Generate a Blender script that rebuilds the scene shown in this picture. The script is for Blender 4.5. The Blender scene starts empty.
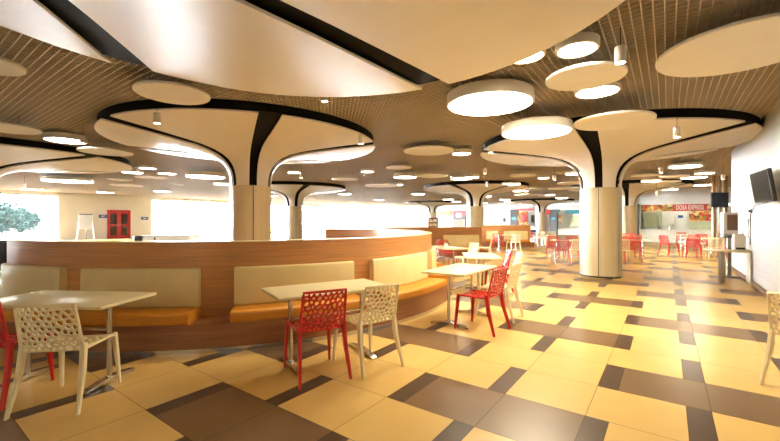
import bpy, bmesh, math, random
from mathutils import Vector, Matrix
random.seed(7)
sc = bpy.context.scene
COL = sc.collection
PI = math.pi
F, CX, CY, EYE = 382.0, 390.0, 220.5, 1.45      # lens in pixels, principal point, eye height
TH = math.radians(36)                            # the camera looks 36 degrees off the hall's long axis
CT, ST = math.cos(TH), math.sin(TH)
CEIL = 3.5

def W(X, d, z=0.0):                              # metres right of / ahead of the eye -> hall axes (x across, y along)
    return Vector((X*CT - d*ST, X*ST + d*CT, z))
def at_z(px, py, z):                             # a point of known height seen at a pixel
    d = (EYE - z)*F/(py - CY)
    return W((px - CX)/F*d, d, z)
def at_d(px, py, d):
    return W((px - CX)/F*d, d, EYE - (py - CY)*d/F)
def on_u(px, py, u):                             # on a cross wall (constant y)
    t = (px - CX)/F
    d = u/(CT + t*ST)
    return W(t*d, d, EYE - (py - CY)*d/F)
def on_v(px, py, v):                             # on a long wall (constant x)
    t = (px - CX)/F
    d = v/(t*CT - ST)
    return W(t*d, d, EYE - (py - CY)*d/F)

# ------------------------------------------------------------------ materials
def mat(name, col, rough=.5, metal=0.0, spec=.5, var=0.0, scale=6.0, stretch=(1, 1, 1), col2=None, bump=0.0, coat=0.0):
    m = bpy.data.materials.new(name); m.use_nodes = True
    nt = m.node_tree; b = nt.nodes['Principled BSDF']
    b.inputs['Base Color'].default_value = (*col, 1)
    b.inputs['Roughness'].default_value = rough
    b.inputs['Metallic'].default_value = metal
    b.inputs['Specular IOR Level'].default_value = spec
    b.inputs['Coat Weight'].default_value = coat
    tc = nt.nodes.new('ShaderNodeTexCoord'); mp = nt.nodes.new('ShaderNodeMapping')
    mp.inputs['Scale'].default_value = stretch
    nz = nt.nodes.new('ShaderNodeTexNoise'); nz.inputs['Scale'].default_value = scale; nz.inputs['Detail'].default_value = 4
    nt.links.new(tc.outputs['Object'], mp.inputs['Vector']); nt.links.new(mp.outputs['Vector'], nz.inputs['Vector'])
    c2 = col2 or tuple(c*(1 - var) for c in col)
    rp = nt.nodes.new('ShaderNodeValToRGB')
    rp.color_ramp.elements[0].position = .32; rp.color_ramp.elements[1].position = .68
    rp.color_ramp.elements[0].color = (*c2, 1); rp.color_ramp.elements[1].color = (*col, 1)
    nt.links.new(nz.outputs['Fac'], rp.inputs['Fac']); nt.links.new(rp.outputs['Color'], b.inputs['Base Color'])
    if bump:
        bp = nt.nodes.new('ShaderNodeBump'); bp.inputs['Strength'].default_value = bump; bp.inputs['Distance'].default_value = .004
        nt.links.new(nz.outputs['Fac'], bp.inputs['Height']); nt.links.new(bp.outputs['Normal'], b.inputs['Normal'])
    return m
def emit(name, col, s):
    m = bpy.data.materials.new(name); m.use_nodes = True
    nt = m.node_tree; b = nt.nodes['Principled BSDF']
    b.inputs['Base Color'].default_value = (.8, .8, .78, 1)
    b.inputs['Emission Color'].default_value = (*col, 1); b.inputs['Emission Strength'].default_value = s
    return m
def food(name, cols, scale):
    m = bpy.data.materials.new(name); m.use_nodes = True
    nt = m.node_tree; b = nt.nodes['Principled BSDF']
    tc = nt.nodes.new('ShaderNodeTexCoord'); vz = nt.nodes.new('ShaderNodeTexVoronoi'); vz.inputs['Scale'].default_value = scale
    nt.links.new(tc.outputs['Object'], vz.inputs['Vector'])
    sp = nt.nodes.new('ShaderNodeSeparateColor'); nt.links.new(vz.outputs['Color'], sp.inputs['Color'])
    rp = nt.nodes.new('ShaderNodeValToRGB'); rp.color_ramp.interpolation = 'CONSTANT'
    while len(rp.color_ramp.elements) < len(cols): rp.color_ramp.elements.new(.5)
    for i, c in enumerate(cols):
        rp.color_ramp.elements[i].position = i/len(cols); rp.color_ramp.elements[i].color = (*c, 1)
    nt.links.new(sp.outputs['Red'], rp.inputs['Fac']); nt.links.new(rp.outputs['Color'], b.inputs['Base Color'])
    b.inputs['Roughness'].default_value = .4
    return m

M = {}
M['tile_cream'] = mat('tile_cream', (.70, .465, .155), .27, var=.10, scale=1.6, spec=.5)
M['tile_brown'] = mat('tile_brown', (.185, .105, .045), .30, var=.16, scale=2.5)
M['tile_dark'] = mat('tile_dark', (.070, .036, .019), .30, var=.15, scale=3)
M['grout'] = mat('grout', (.10, .06, .03), .8, var=.2)
M['white_paint'] = mat('white_paint', (.82, .80, .77), .55, var=.03, scale=2)
M['plaster'] = mat('plaster', (.86, .86, .85), .6, var=.03, scale=.6)
M['petal'] = mat('petal', (.80, .76, .71), .38, var=.04, scale=.9, spec=.35)
M['disc'] = mat('disc', (.80, .77, .72), .6, var=.03, scale=3)
M['black'] = mat('black', (.005, .0045, .0045), .7, var=.2, spec=.12)
M['plenum'] = mat('plenum', (.040, .028, .020), .9, var=.3, scale=1)
M['grid'] = mat('grid', (.60, .50, .38), .5, var=.06, scale=2)
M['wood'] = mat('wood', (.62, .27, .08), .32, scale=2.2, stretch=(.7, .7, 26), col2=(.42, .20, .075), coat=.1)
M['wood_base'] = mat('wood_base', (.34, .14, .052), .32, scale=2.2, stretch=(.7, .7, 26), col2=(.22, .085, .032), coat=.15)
M['pad'] = mat('pad', (.84, .70, .35), .42, var=.06, scale=4)
M['seat'] = mat('seat', (.62, .25, .02), .40, var=.10, scale=4)
M['column'] = mat('column', (.64, .53, .33), .42, col2=(.58, .47, .28), scale=2, stretch=(5, 5, .3), coat=.1)
M['column_trim'] = mat('column_trim', (.62, .58, .50), .35, metal=.6, var=.05)
M['plinth'] = mat('plinth', (.03, .022, .018), .4, var=.2)
M['table'] = mat('table', (.86, .76, .47), .28, var=.04, scale=5)
M['chrome'] = mat('chrome', (.62, .60, .57), .22, metal=1, var=.05)
M['steel'] = mat('steel', (.36, .34, .31), .35, metal=.9, var=.1)
M['rubber'] = mat('rubber', (.02, .02, .02), .7, var=.1)
M['chair_white'] = mat('chair_white', (.90, .80, .53), .30, var=.03)
M['chair_red'] = mat('chair_red', (.58, .022, .018), .28, var=.08)
M['lamp_case'] = mat('lamp_case', (.78, .73, .64), .45, var=.03)
M['diffuser'] = emit('diffuser', (1.0, .88, .64), 25)
M['diffuser_pale'] = emit('diffuser_pale', (1.0, .97, .90), 19)
M['lens'] = emit('lens', (1.0, .88, .66), 45)
M['wall_tube'] = emit('wall_tube', (1.0, .98, .93), 6)
M['tube'] = emit('tube', (1.0, .97, .90), 14)
M['screen'] = mat('screen', (.005, .006, .008), .18, spec=.22, var=.2)
M['plastic_black'] = mat('plastic_black', (.018, .017, .017), .4, var=.1)
M['wall_frame'] = mat('wall_frame', (.75, .76, .76), .4, var=.03)
M['door_red'] = mat('door_red', (.36, .012, .014), .35, var=.15, scale=2)
M['blue'] = mat('blue', (.02, .13, .42), .4, var=.1)
M['cyan'] = mat('cyan', (.10, .48, .66), .4, var=.1)
M['sign_red'] = mat('sign_red', (.62, .055, .05), .4, var=.12)
M['letter'] = mat('letter', (.9, .88, .85), .4, var=.02)
M['cream_cab'] = mat('cream_cab', (.86, .86, .76), .4, var=.04)
M['green_glass'] = mat('green_glass', (.55, .62, .40), .25, var=.12, scale=2)
M['grey_pillar'] = mat('grey_pillar', (.12, .125, .13), .5, var=.1)
M['slat'] = mat('slat', (.34, .20, .08), .45, scale=3, stretch=(8, 8, .4), col2=(.22, .12, .045))
M['brown_panel'] = mat('brown_panel', (.20, .10, .045), .4, var=.2)
M['food_warm'] = food('food_warm', [(.62, .20, .04), (.75, .48, .08), (.50, .05, .03), (.80, .62, .30), (.22, .28, .05), (.25, .07, .03)], 5.5)
M['food_pale'] = food('food_pale', [(.8, .76, .62), (.78, .5, .16), (.72, .68, .40), (.66, .12, .09), (.8, .78, .74)], 4.5)
M['paving'] = mat('paving', (.62, .61, .58), .8, var=.08, scale=.4)
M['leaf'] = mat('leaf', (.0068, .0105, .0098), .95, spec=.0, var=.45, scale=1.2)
M['bark'] = mat('bark', (.14, .10, .07), .8, var=.3)
M['paper'] = mat('paper', (.80, .80, .80), .6, var=.03)
M['clear'] = None
def glass(name, tint, gl):
    m = bpy.data.materials.new(name); m.use_nodes = True
    nt = m.node_tree; nt.nodes.remove(nt.nodes['Principled BSDF'])
    o = nt.nodes['Material Output']; t = nt.nodes.new('ShaderNodeBsdfTransparent'); g = nt.nodes.new('ShaderNodeBsdfGlossy'); mx = nt.nodes.new('ShaderNodeMixShader')
    t.inputs['Color'].default_value = (*tint, 1); g.inputs['Roughness'].default_value = .03; mx.inputs['Fac'].default_value = gl
    nt.links.new(t.outputs[0], mx.inputs[1]); nt.links.new(g.outputs[0], mx.inputs[2]); nt.links.new(mx.outputs[0], o.inputs['Surface'])
    return m
M['glass'] = glass('glass', (.97, .98, .98), .05)
M['door_glass'] = glass('door_glass', (.55, .52, .45), .12)
# white glazed wall blocks
m = bpy.data.materials.new('wall_block'); m.use_nodes = True
nt = m.node_tree; b = nt.nodes['Principled BSDF']; b.inputs['Roughness'].default_value = .42
tc = nt.nodes.new('ShaderNodeTexCoord'); sx = nt.nodes.new('ShaderNodeSeparateXYZ'); cb = nt.nodes.new('ShaderNodeCombineXYZ')
nt.links.new(tc.outputs['Object'], sx.inputs[0]); nt.links.new(sx.outputs['Y'], cb.inputs['X']); nt.links.new(sx.outputs['Z'], cb.inputs['Y'])
br = nt.nodes.new('ShaderNodeTexBrick'); br.inputs['Scale'].default_value = 1
br.inputs['Brick Width'].default_value = .6; br.inputs['Row Height'].default_value = .15; br.inputs['Mortar Size'].default_value = .004
br.inputs['Color1'].default_value = (.58, .575, .56, 1); br.inputs['Color2'].default_value = (.55, .545, .53, 1); br.inputs['Mortar'].default_value = (.45, .44, .43, 1)
nt.links.new(cb.outputs[0], br.inputs['Vector']); nt.links.new(br.outputs['Color'], b.inputs['Base Color'])
bp = nt.nodes.new('ShaderNodeBump'); bp.inputs['Strength'].default_value = .3; bp.inputs['Distance'].default_value = .004; bp.invert = True
nt.links.new(br.outputs['Fac'], bp.inputs['Height']); nt.links.new(bp.outputs['Normal'], b.inputs['Normal'])
M['wall_block'] = m

# ------------------------------------------------------------------ mesh helpers
def box(bm, x0, x1, y0, y1, z0, z1, mtx=None):
    vs = [bm.verts.new(Vector(c) if mtx is None else mtx @ Vector(c)) for c in
          ((x0, y0, z0), (x1, y0, z0), (x1, y1, z0), (x0, y1, z0), (x0, y0, z1), (x1, y0, z1), (x1, y1, z1), (x0, y1, z1))]
    fs = [bm.faces.new([vs[i] for i in q]) for q in ((3, 2, 1, 0), (4, 5, 6, 7), (0, 1, 5, 4), (1, 2, 6, 5), (2, 3, 7, 6), (3, 0, 4, 7))]
    return vs, fs
def rbox(bm, x0, x1, y0, y1, z0, z1, r=.01, seg=2, mtx=None):
    t = bmesh.new(); box(t, x0, x1, y0, y1, z0, z1)
    bmesh.ops.bevel(t, geom=t.edges[:], offset=r, segments=seg, affect='EDGES', profile=.5)
    merge(bm, t, mtx)
def merge(bm, t, mtx=None):
    mp = {}
    for v in t.verts: mp[v] = bm.verts.new(v.co if mtx is None else mtx @ v.co)
    for f in t.faces:
        try:
            g = bm.faces.new([mp[v] for v in f.verts]); g.smooth = f.smooth; g.material_index = f.material_index
        except ValueError: pass
    t.free()
def lathe(bm, prof, n=32, cx=0, cy=0, cap0=True, cap1=True, smooth=True):
    rings = [[bm.verts.new((cx + r*math.cos(2*PI*k/n), cy + r*math.sin(2*PI*k/n), z)) for k in range(n)] for r, z in prof]
    for a, c in zip(rings, rings[1:]):
        for k in range(n):
            f = bm.faces.new((a[k], a[(k + 1) % n], c[(k + 1) % n], c[k])); f.smooth = smooth
    if cap0: bm.faces.new(rings[0][::-1])
    if cap1: bm.faces.new(rings[-1])
def tube(bm, pts, r, n=8, caps=True):
    pts = [Vector(p) for p in pts]; rs = r if isinstance(r, (list, tuple)) else [r]*len(pts)
    rings = []
    for i, p in enumerate(pts):
        t = (pts[min(i + 1, len(pts) - 1)] - pts[max(i - 1, 0)]).normalized()
        a = t.cross(Vector((0, 0, 1)) if abs(t.z) < .9 else Vector((1, 0, 0))).normalized(); c = t.cross(a)
        rings.append([bm.verts.new(p + (a*math.cos(2*PI*k/n) + c*math.sin(2*PI*k/n))*rs[i]) for k in range(n)])
    for a, c in zip(rings, rings[1:]):
        for k in range(n):
            f = bm.faces.new((a[k], a[(k + 1) % n], c[(k + 1) % n], c[k])); f.smooth = True
    if caps: bm.faces.new(rings[0][::-1]); bm.faces.new(rings[-1])
def sweep(bm, prof, a0, a1, n, smooth=True):     # profile [(r,z)] carried round the z axis from a0 to a1 (radians)
    rings = []
    for k in range(n + 1):
        a = a0 + (a1 - a0)*k/n
        rings.append([bm.verts.new((r*math.cos(a), r*math.sin(a), z)) for r, z in prof])
    m_ = len(prof)
    for A, B in zip(rings, rings[1:]):
        for i in range(m_):
            f = bm.faces.new((A[i], B[i], B[(i + 1) % m_], A[(i + 1) % m_])); f.smooth = smooth
    bm.faces.new(rings[0]); bm.faces.new(rings[-1][::-1])
def rprof(r0, r1, z0, z1, q, n=4):               # rounded rectangle profile
    out = []
    for cx, cz, s in ((r1 - q, z1 - q, 0), (r0 + q, z1 - q, 1), (r0 + q, z0 + q, 2), (r1 - q, z0 + q, 3)):
        for i in range(n + 1):
            a = PI/2*(s + i/n); out.append((cx + q*math.cos(a), cz + q*math.sin(a)))
    return out
def obj(name, bm, m=None, parent=None, loc=None, rot=0.0, sharp=True):
    bmesh.ops.recalc_face_normals(bm, faces=bm.faces[:])
    me = bpy.data.meshes.new(name); bm.to_mesh(me); bm.free()
    if m is not None:
        for x in (m if isinstance(m, (list, tuple)) else [m]): me.materials.append(M[x])
    if sharp: me.set_sharp_from_angle(angle=math.radians(38))
    o = bpy.data.objects.new(name, me); COL.objects.link(o)
    if parent is not None: o.parent = parent
    if loc is not None: o.location = loc
    o.rotation_euler.z = rot
    return o
def tag(o, label, cat, group=None):
    o['label'] = label; o['category'] = cat
    if group: o['group'] = group
    return o
def thing(name, label, cat, loc=(0, 0, 0), rot=0.0, group=None):
    o = bpy.data.objects.new(name, None); COL.objects.link(o)
    o.empty_display_size = .2; o.location = loc; o.rotation_euler.z = rot
    return tag(o, label, cat, group)
def dup(root, loc, rot, label, group=None):
    r = root.copy(); COL.objects.link(r); r.location = loc; r.rotation_euler.z = rot
    r['label'] = label
    if group: r['group'] = group
    for ch in list(root.children):
        c = ch.copy(); COL.objects.link(c); c.parent = r
        for g in list(ch.children):
            e = g.copy(); COL.objects.link(e); e.parent = c
    return r
def struct(name, bm, m):
    o = obj(name, bm, m); o['kind'] = 'structure'; return o
def bxo(name, m, parent, *dims, r=0.0, mtx=None):
    bm = bmesh.new()
    if r: rbox(bm, *dims, r=r, mtx=mtx)
    else: box(bm, *dims, mtx=mtx)
    return obj(name, bm, m, parent)

# ------------------------------------------------------------------ hall shell
VL, VR, UN, UF = -36.0, 1.55, -8.0, 44.0          # long walls and cross walls
WEND, VFAR, USTALL = 15.3, 9.0, 31.0
# floor: large cream tiles woven with brown tiles and narrow dark strips
bm = bmesh.new()
PITCH, SV, BV, V0, TU, U0 = 1.37, .153, .612, -.495, .6275, 3.15
GAP = .0022
def tile(v0, v1, u0, u1, mi):
    f = bm.faces.new([bm.verts.new((x, y, 0)) for x, y in ((v0 + GAP, u0 + GAP), (v1 - GAP, u0 + GAP), (v1 - GAP, u1 - GAP), (v0 + GAP, u1 - GAP))])
    f.material_index = mi
k0, k1 = int((VL - V0)/PITCH) - 1, int((VFAR - V0)/PITCH) + 1
n0, n1 = int((UN - U0)/TU) - 1, int((UF - U0)/TU) + 2
for k in range(k0, k1 + 1):
    a = V0 + k*PITCH
    for n in range(n0, n1):
        y0 = U0 + n*TU; y1 = y0 + TU
        mm = (n + 2*k) % 4
        if mm == 1:
            tile(a, a + SV, y0, y1, 2); tile(a + SV, a + SV + BV, y0, y1, 1); tile(a + SV + BV, a + PITCH, y0, y1, 1)
        elif mm == 3:
            tile(a, a + SV, y0, y1, 2); tile(a + SV, a + SV + BV, y0, y1, 0); tile(a + SV + BV, a + PITCH, y0, y1, 0)
        else:
            tile(a, a + BV, y0, y1, 0); tile(a + BV, a + BV + SV, y0, y1, 2); tile(a + BV + SV, a + PITCH, y0, y1, 0)
vs = [bm.verts.new((x, y, -.0015)) for x, y in ((VL - 1, UN - 1), (VFAR + 1, UN - 1), (VFAR + 1, UF + 1), (VL - 1, UF + 1))]
f = bm.faces.new(vs); f.material_index = 3
floor = struct('floor', bm, ['tile_cream', 'tile_brown', 'tile_dark', 'grout'])
for p in floor.data.polygons:
    if p.normal.z < 0: p.flip()

# ceiling: dark slab, and the open-cell grid hung below it
bm = bmesh.new(); box(bm, VL - .3, VFAR + .3, UN - .3, UF + .3, 4.1, 4.25); struct('ceiling', bm, 'plenum')
bm = bmesh.new()
CELL, BW, BH, SEG = .092, .011, .042, 2.55
def bar(x0, x1, y0, y1):
    vs = [bm.verts.new((x, y, z)) for z in (CEIL, CEIL + BH) for x, y in ((x0, y0), (x1, y0), (x1, y1), (x0, y1))]
    for q in ((3, 2, 1, 0), (0, 1, 5, 4), (1, 2, 6, 5), (2, 3, 7, 6), (3, 0, 4, 7)): bm.faces.new([vs[i] for i in q])
nx = int((VFAR - VL)/CELL); ny = int((UF - UN)/CELL)
for i in range(nx):
    x = VL + i*CELL; y = UN
    while y < UF:
        bar(x, x + BW, y, min(y + SEG, UF)); y += SEG
for j in range(ny):
    y = UN + j*CELL; x = VL
    while x < VFAR:
        bar(x, min(x + SEG, VFAR), y, y + BW); x += SEG
struct('ceiling_grid', bm, 'grid')

# left wall with its long glazing
def u_at(px): return on_v(px, 200, VL).y
WZ = 3.25
w1 = (UN + .6, u_at(58)); w2 = (u_at(152), UF - .5); d1 = (u_at(107), u_at(130.5))
DOOR_H = 2.3
bm = bmesh.new()
box(bm, VL - .3, VL, UN, UF, WZ, 4.1)
for a, c in ((UN, w1[0]), (w1[1], d1[0]), (d1[1], w2[0]), (w2[1], UF)): box(bm, VL - .3, VL, a, c, 0, WZ)
box(bm, VL - .3, VL, d1[0], d1[1], DOOR_H, WZ)
for a, c in (w1, w2): box(bm, VL - .3, VL, a, c, 0, .12)
struct('wall_left', bm, 'plaster')
def window(name, along_y, pos, a, c, step):
    bm = bmesh.new()
    n = max(1, round((c - a)/step))
    def bx(s0, s1, z0, z1, t=.03):
        if along_y: box(bm, pos - t, pos + t, s0, s1, z0, z1)
        else: box(bm, s0, s1, pos - t, pos + t, z0, z1)
    for i in range(n + 1):
        s = a + (c - a)*i/n; bx(s - .03, s + .03, .12, WZ)
    bx(a, c, .12, .18); bx(a, c, WZ - .06, WZ)
    fr = obj(name, bm, 'wall_frame'); fr['kind'] = 'structure'
    bm = bmesh.new()
    if along_y: box(bm, pos - .006, pos + .006, a, c, .15, WZ - .03)
    else: box(bm, a, c, pos - .006, pos + .006, .15, WZ - .03)
    obj('pane', bm, 'glass', fr)
window('window_1', True, VL - .15, w1[0], w1[1], 3.2)
window('window_2', True, VL - .15, w2[0], w2[1], 3.2)
# far cross wall, its left end glazed
g1 = on_u(393, 220, UF).x
bm = bmesh.new()
box(bm, VL, VFAR, UF, UF + .3, WZ, 4.1); box(bm, VL, VL + .5, UF, UF + .3, 0, WZ); box(bm, g1, VFAR, UF, UF + .3, 0, WZ); box(bm, VL, g1, UF, UF + .3, 0, .12)
struct('wall_far', bm, 'plaster')
window('window_3', False, UF + .15, VL + .5, g1, 3.0)
# right wall (white blocks), its return, the far side, the wall behind the viewer
bm = bmesh.new(); box(bm, VR, VR + .35, UN, WEND, 0, 4.1); struct('wall_right', bm, 'wall_block')
bm = bmesh.new(); box(bm, VR + .35, VFAR, WEND - .3, WEND, 0, 4.1); struct('wall_return', bm, 'plaster')
bm = bmesh.new(); box(bm, VFAR, VFAR + .3, WEND - .3, UF, 0, 4.1); struct('wall_side', bm, 'plaster')
bm = bmesh.new(); box(bm, VL - .3, VR + .35, UN - .3, UN, 0, 4.1); struct('wall_near', bm, 'plaster')
bm = bmesh.new(); box(bm, VR - .015, VR, UN, WEND + .015, 0, .10); box(bm, VR, VR + .35, WEND, WEND + .015, 0, .10); struct('baseboard_right', bm, 'brown_panel')
# bulkhead above the red-signed stall
vs0 = on_u(637, 230, USTALL).x
bm = bmesh.new(); box(bm, vs0, VFAR, USTALL, USTALL + .25, 2.52, 4.1); box(bm, vs0 - .02, vs0 + .16, USTALL, USTALL + 13, 0, 4.1); struct('wall_bulkhead', bm, 'plaster')

# red double door
dr = bpy.data.objects.new('door_1', None); COL.objects.link(dr); dr['kind'] = 'structure'; dr.location = (VL, d1[0], 0)
dw = d1[1] - d1[0]
bm = bmesh.new(); box(bm, -.25, .03, 0, .07, 0, DOOR_H); box(bm, -.25, .03, dw - .07, dw, 0, DOOR_H); box(bm, -.25, .03, .07, dw - .07, DOOR_H - .07, DOOR_H); obj('door_frame', bm, 'door_red', dr)
for s0 in (.075, dw/2 + .005):
    s1 = s0 + dw/2 - .08
    bm = bmesh.new()
    for (a, c, e, g) in ((s0, s0 + .14, .01, DOOR_H - .08), (s1 - .14, s1, .01, DOOR_H - .08), (s0 + .14, s1 - .14, DOOR_H - .3, DOOR_H - .08), (s0 + .14, s1 - .14, .01, .25), (s0 + .14, s1 - .14, 1.0, 1.16)):
        box(bm, -.06, 0, a, c, e, g)
    lf = obj('door_leaf', bm, 'door_red', dr)
    bm = bmesh.new(); box(bm, -.035, -.028, s0 + .12, s1 - .12, .24, DOOR_H - .28); obj('pane', bm, 'door_glass', lf)
    bm = bmesh.new(); hx = s1 - .06 if s0 < .5 else s0 + .06
    tube(bm, [(.0, hx, .95), (.05, hx, .95), (.05, hx, 1.25), (.0, hx, 1.25)], .012); obj('handle', bm, 'chrome', lf)
bm = bmesh.new(); box(bm, VL - .9, VL - .32, d1[0] - .3, d1[1] + .3, 0, DOOR_H + .2); struct('wall_lobby', bm, 'brown_panel')

# outdoors
bm = bmesh.new(); box(bm, VL - 60, VL - .31, UN - 30, UF + 60, -.2, -.05); box(bm, VL - .31, VFAR, UF + .31, UF + 60, -.2, -.05); o = struct('ground_outside', bm, 'paving')
def tree(px, d, h, r, label):
    p = W((px - CX)/F*d, d)
    t = thing('garden_tree', label, 'tree', (p.x, p.y, -.05), 0, 'trees outside the window')
    bm = bmesh.new(); tube(bm, [(0, 0, 0), (.05, .02, h*.35), (0, .08, h*.6)], [.16, .12, .07], 8)
    for k in range(5):
        a = k*1.3; tube(bm, [(.03, .03, h*(.3 + .05*k)), (r*.6*math.cos(a), r*.6*math.sin(a), h*(.55 + .06*k))], [.06, .02], 6)
    obj('trunk', bm, 'bark', t)
    bm = bmesh.new(); rnd = random.Random(int(px*7 + d))
    for k in range(2600):
        while True:
            q = Vector((rnd.uniform(-1, 1), rnd.uniform(-1, 1), rnd.uniform(-1, 1)))
            if .35 < q.length < 1: break
        lump = 1 + .18*math.sin(5*q.x + 3*q.z) * math.cos(4*q.y)
        c = Vector((q.x*r*lump, q.y*r*lump, h*.56 + q.z*h*.46*lump*(1 + .25*math.sin(4*q.x + h))))
        n = Vector((rnd.gauss(0, 1), rnd.gauss(0, 1), rnd.gauss(0, 1))).normalized(); a = n.orthogonal().normalized()*rnd.uniform(.10, .19); e = n.cross(a)*.55
        bm.faces.new([bm.verts.new(c + w) for w in (a, e, -a, -e)])
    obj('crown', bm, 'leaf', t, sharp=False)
tree(-6, 33, 3.3, 2.0, 'leafy tree outside the window at the very edge of the view')
tree(12, 37, 3.0, 1.6, 'leafy tree outside the window, above the black chair back')
tree(27, 42, 2.7, 1.3, 'small leafy tree outside the window, beside the bare white glazing')

# ------------------------------------------------------------------ branching columns with petal canopies
PROF = [(.475, 2.28), (.478, 2.40), (.492, 2.52), (.525, 2.64), (.585, 2.76), (.68, 2.865), (.82, 2.955), (1.02, 3.035), (1.30, 3.10), (1.70, 3.155), (2.2, 3.21), (2.7, 3.262), (3.0, 3.295)]
def column(X, d, gaps, label, off=(0, 0), R=3.05, visible=True):
    p = W(X, d)
    t = thing('canopy_column', label, 'column', (p.x, p.y, 0), 0, 'white tree-like columns of the hall')
    t['kind'] = 'thing'
    oc = W(*off)
    gaps = sorted(math.radians(g + 36) for g in gaps)
    def rim(th):
        ux, uy = math.cos(th), math.sin(th)
        b_ = ux*oc.x + uy*oc.y
        return b_ + math.sqrt(max(0, b_*b_ - (oc.length_squared - R*R)))
    bm = bmesh.new(); lathe(bm, [(.462, 0), (.462, .06)], 48); obj('plinth', bm, 'plinth', t)
    bm = bmesh.new(); lathe(bm, [(.445, .0), (.445, 2.3)], 40); obj('shaft_core', bm, 'plinth', t)
    N = len(gaps)
    for i in range(N):
        g0 = gaps[i]; g1 = gaps[(i + 1) % N] + (2*PI if i == N - 1 else 0)
        e = .010/.48
        bm = bmesh.new(); sweep(bm, [(.45, .05), (.483, .05), (.483, 2.275), (.45, 2.275)], g0 + e, g1 - e, 14); sp = obj('shaft_panel', bm, 'column', t)
        bm = bmesh.new()
        sweep(bm, [(.474, .045), (.487, .045), (.487, 2.278), (.474, 2.278)], g0 + e*.9, g0 + e*2.2, 1)
        sweep(bm, [(.474, .045), (.487, .045), (.487, 2.278), (.474, 2.278)], g1 - e*2.2, g1 - e*.9, 1)
        obj('edge_trim', bm, 'column_trim', sp)
        # petal
        bm = bmesh.new(); na = 20; lo, up = [], []
        for s in range(na + 1):
            thm = g0 + (g1 - g0)*s/na
            Rm = rim(thm); k = (Rm - .475)/(3.0 - .475)
            cl, cu = [], []
            for j, (r, z) in enumerate(PROF):
                rr = .475 + (r - .475)*k
                w = .18 + .22*min(1, max(0, (r - .5)/2.4))
                h = math.asin(min(.9, w/2/rr))
                th = g0 + h + (g1 - g0 - 2*h)*s/na
                if j > len(PROF) - 4:
                    rr = min(rr, rim(th))
                jn = min(j + 1, len(PROF) - 1); jp = max(j - 1, 0)
                tx, tz = PROF[jn][0] - PROF[jp][0], PROF[jn][1] - PROF[jp][1]; L = math.hypot(tx, tz)
                nr, nz = -tz/L*.03, tx/L*.03
                cl.append(bm.verts.new((rr*math.cos(th), rr*math.sin(th), z)))
                cu.append(bm.verts.new(((rr + nr)*math.cos(th), (rr + nr)*math.sin(th), z + nz)))
            lo.append(cl); up.append(cu)
        J = len(PROF)
        for s in range(na):
            for j in range(J - 1):
                f = bm.faces.new((lo[s][j], lo[s][j + 1], lo[s + 1][j + 1], lo[s + 1][j])); f.smooth = True
                f = bm.faces.new((up[s][j], up[s + 1][j], up[s + 1][j + 1], up[s][j + 1])); f.smooth = True
            bm.faces.new((lo[s][J - 1], up[s][J - 1], up[s + 1][J - 1], lo[s + 1][J - 1])); bm.faces.new((lo[s][0], lo[s + 1][0], up[s + 1][0], up[s][0]))
        for c in (0, na):
            for j in range(J - 1): bm.faces.new((lo[c][j], up[c][j], up[c][j + 1], lo[c][j + 1]))
        obj('petal', bm, 'petal', t)
    # dark core behind the petals, ending in a drum up to the ceiling
    bm = bmesh.new(); na = 80; cols = []
    for s in range(na):
        th = 2*PI*s/na; Rm = rim(th); k = (Rm - .475)/(3.0 - .475); c = []
        for j, (r, z) in enumerate(PROF):
            jn = min(j + 1, len(PROF) - 1); jp = max(j - 1, 0)
            tx, tz = PROF[jn][0] - PROF[jp][0], PROF[jn][1] - PROF[jp][1]; L = math.hypot(tx, tz)
            o_ = .085 if j < len(PROF) - 2 else .06
            rr = .475 + (r - .475)*k - tz/L*o_
            c.append(bm.verts.new((rr*math.cos(th), rr*math.sin(th), z + tx/L*o_)))
        c.pop()
        for z in (3.355, CEIL): c.append(bm.verts.new(((Rm - .04)*math.cos(th), (Rm - .04)*math.sin(th), z)))
        cols.append(c)
    for s in range(na):
        a, c = cols[s], cols[(s + 1) % na]
        for j in range(len(a) - 1):
            f = bm.faces.new((a[j], c[j], c[j + 1], a[j + 1])); f.smooth = True
    obj('canopy_core', bm, 'black', t)
    return t
SIX = [56 + 60*k for k in range(6)]
column(-3.42, 9.4, SIX, 'column rising inside the nearest round wooden banquette')
column(5.5, 9.98, SIX, 'free-standing column on the tiled floor with its whole shaft showing')
column(5.0, 22.5, SIX, 'slim distant column rising behind the second banquette')
column(-5.7, 22.8, SIX, 'distant column against the bright windows, just past the nearest column')
column(13.6, 21.9, SIX, 'distant column peeking out behind the free-standing one')
column(15.0, 38, SIX, 'very distant column between the two dark grey pillars')
column(4.6, 42, SIX, 'very distant slim column with a menu board standing before it')
column(-12.5, 11.3, SIX, 'column out of view whose low canopy spreads by the far windows', off=(.6, .35), R=3.35)
column(-2.08, 1.26, [56, 107, 172, 236, 296, 356], 'huge canopy overhead nearest the viewer, its shaft out of view', off=(1.18, 1.55), R=2.9)

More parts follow.
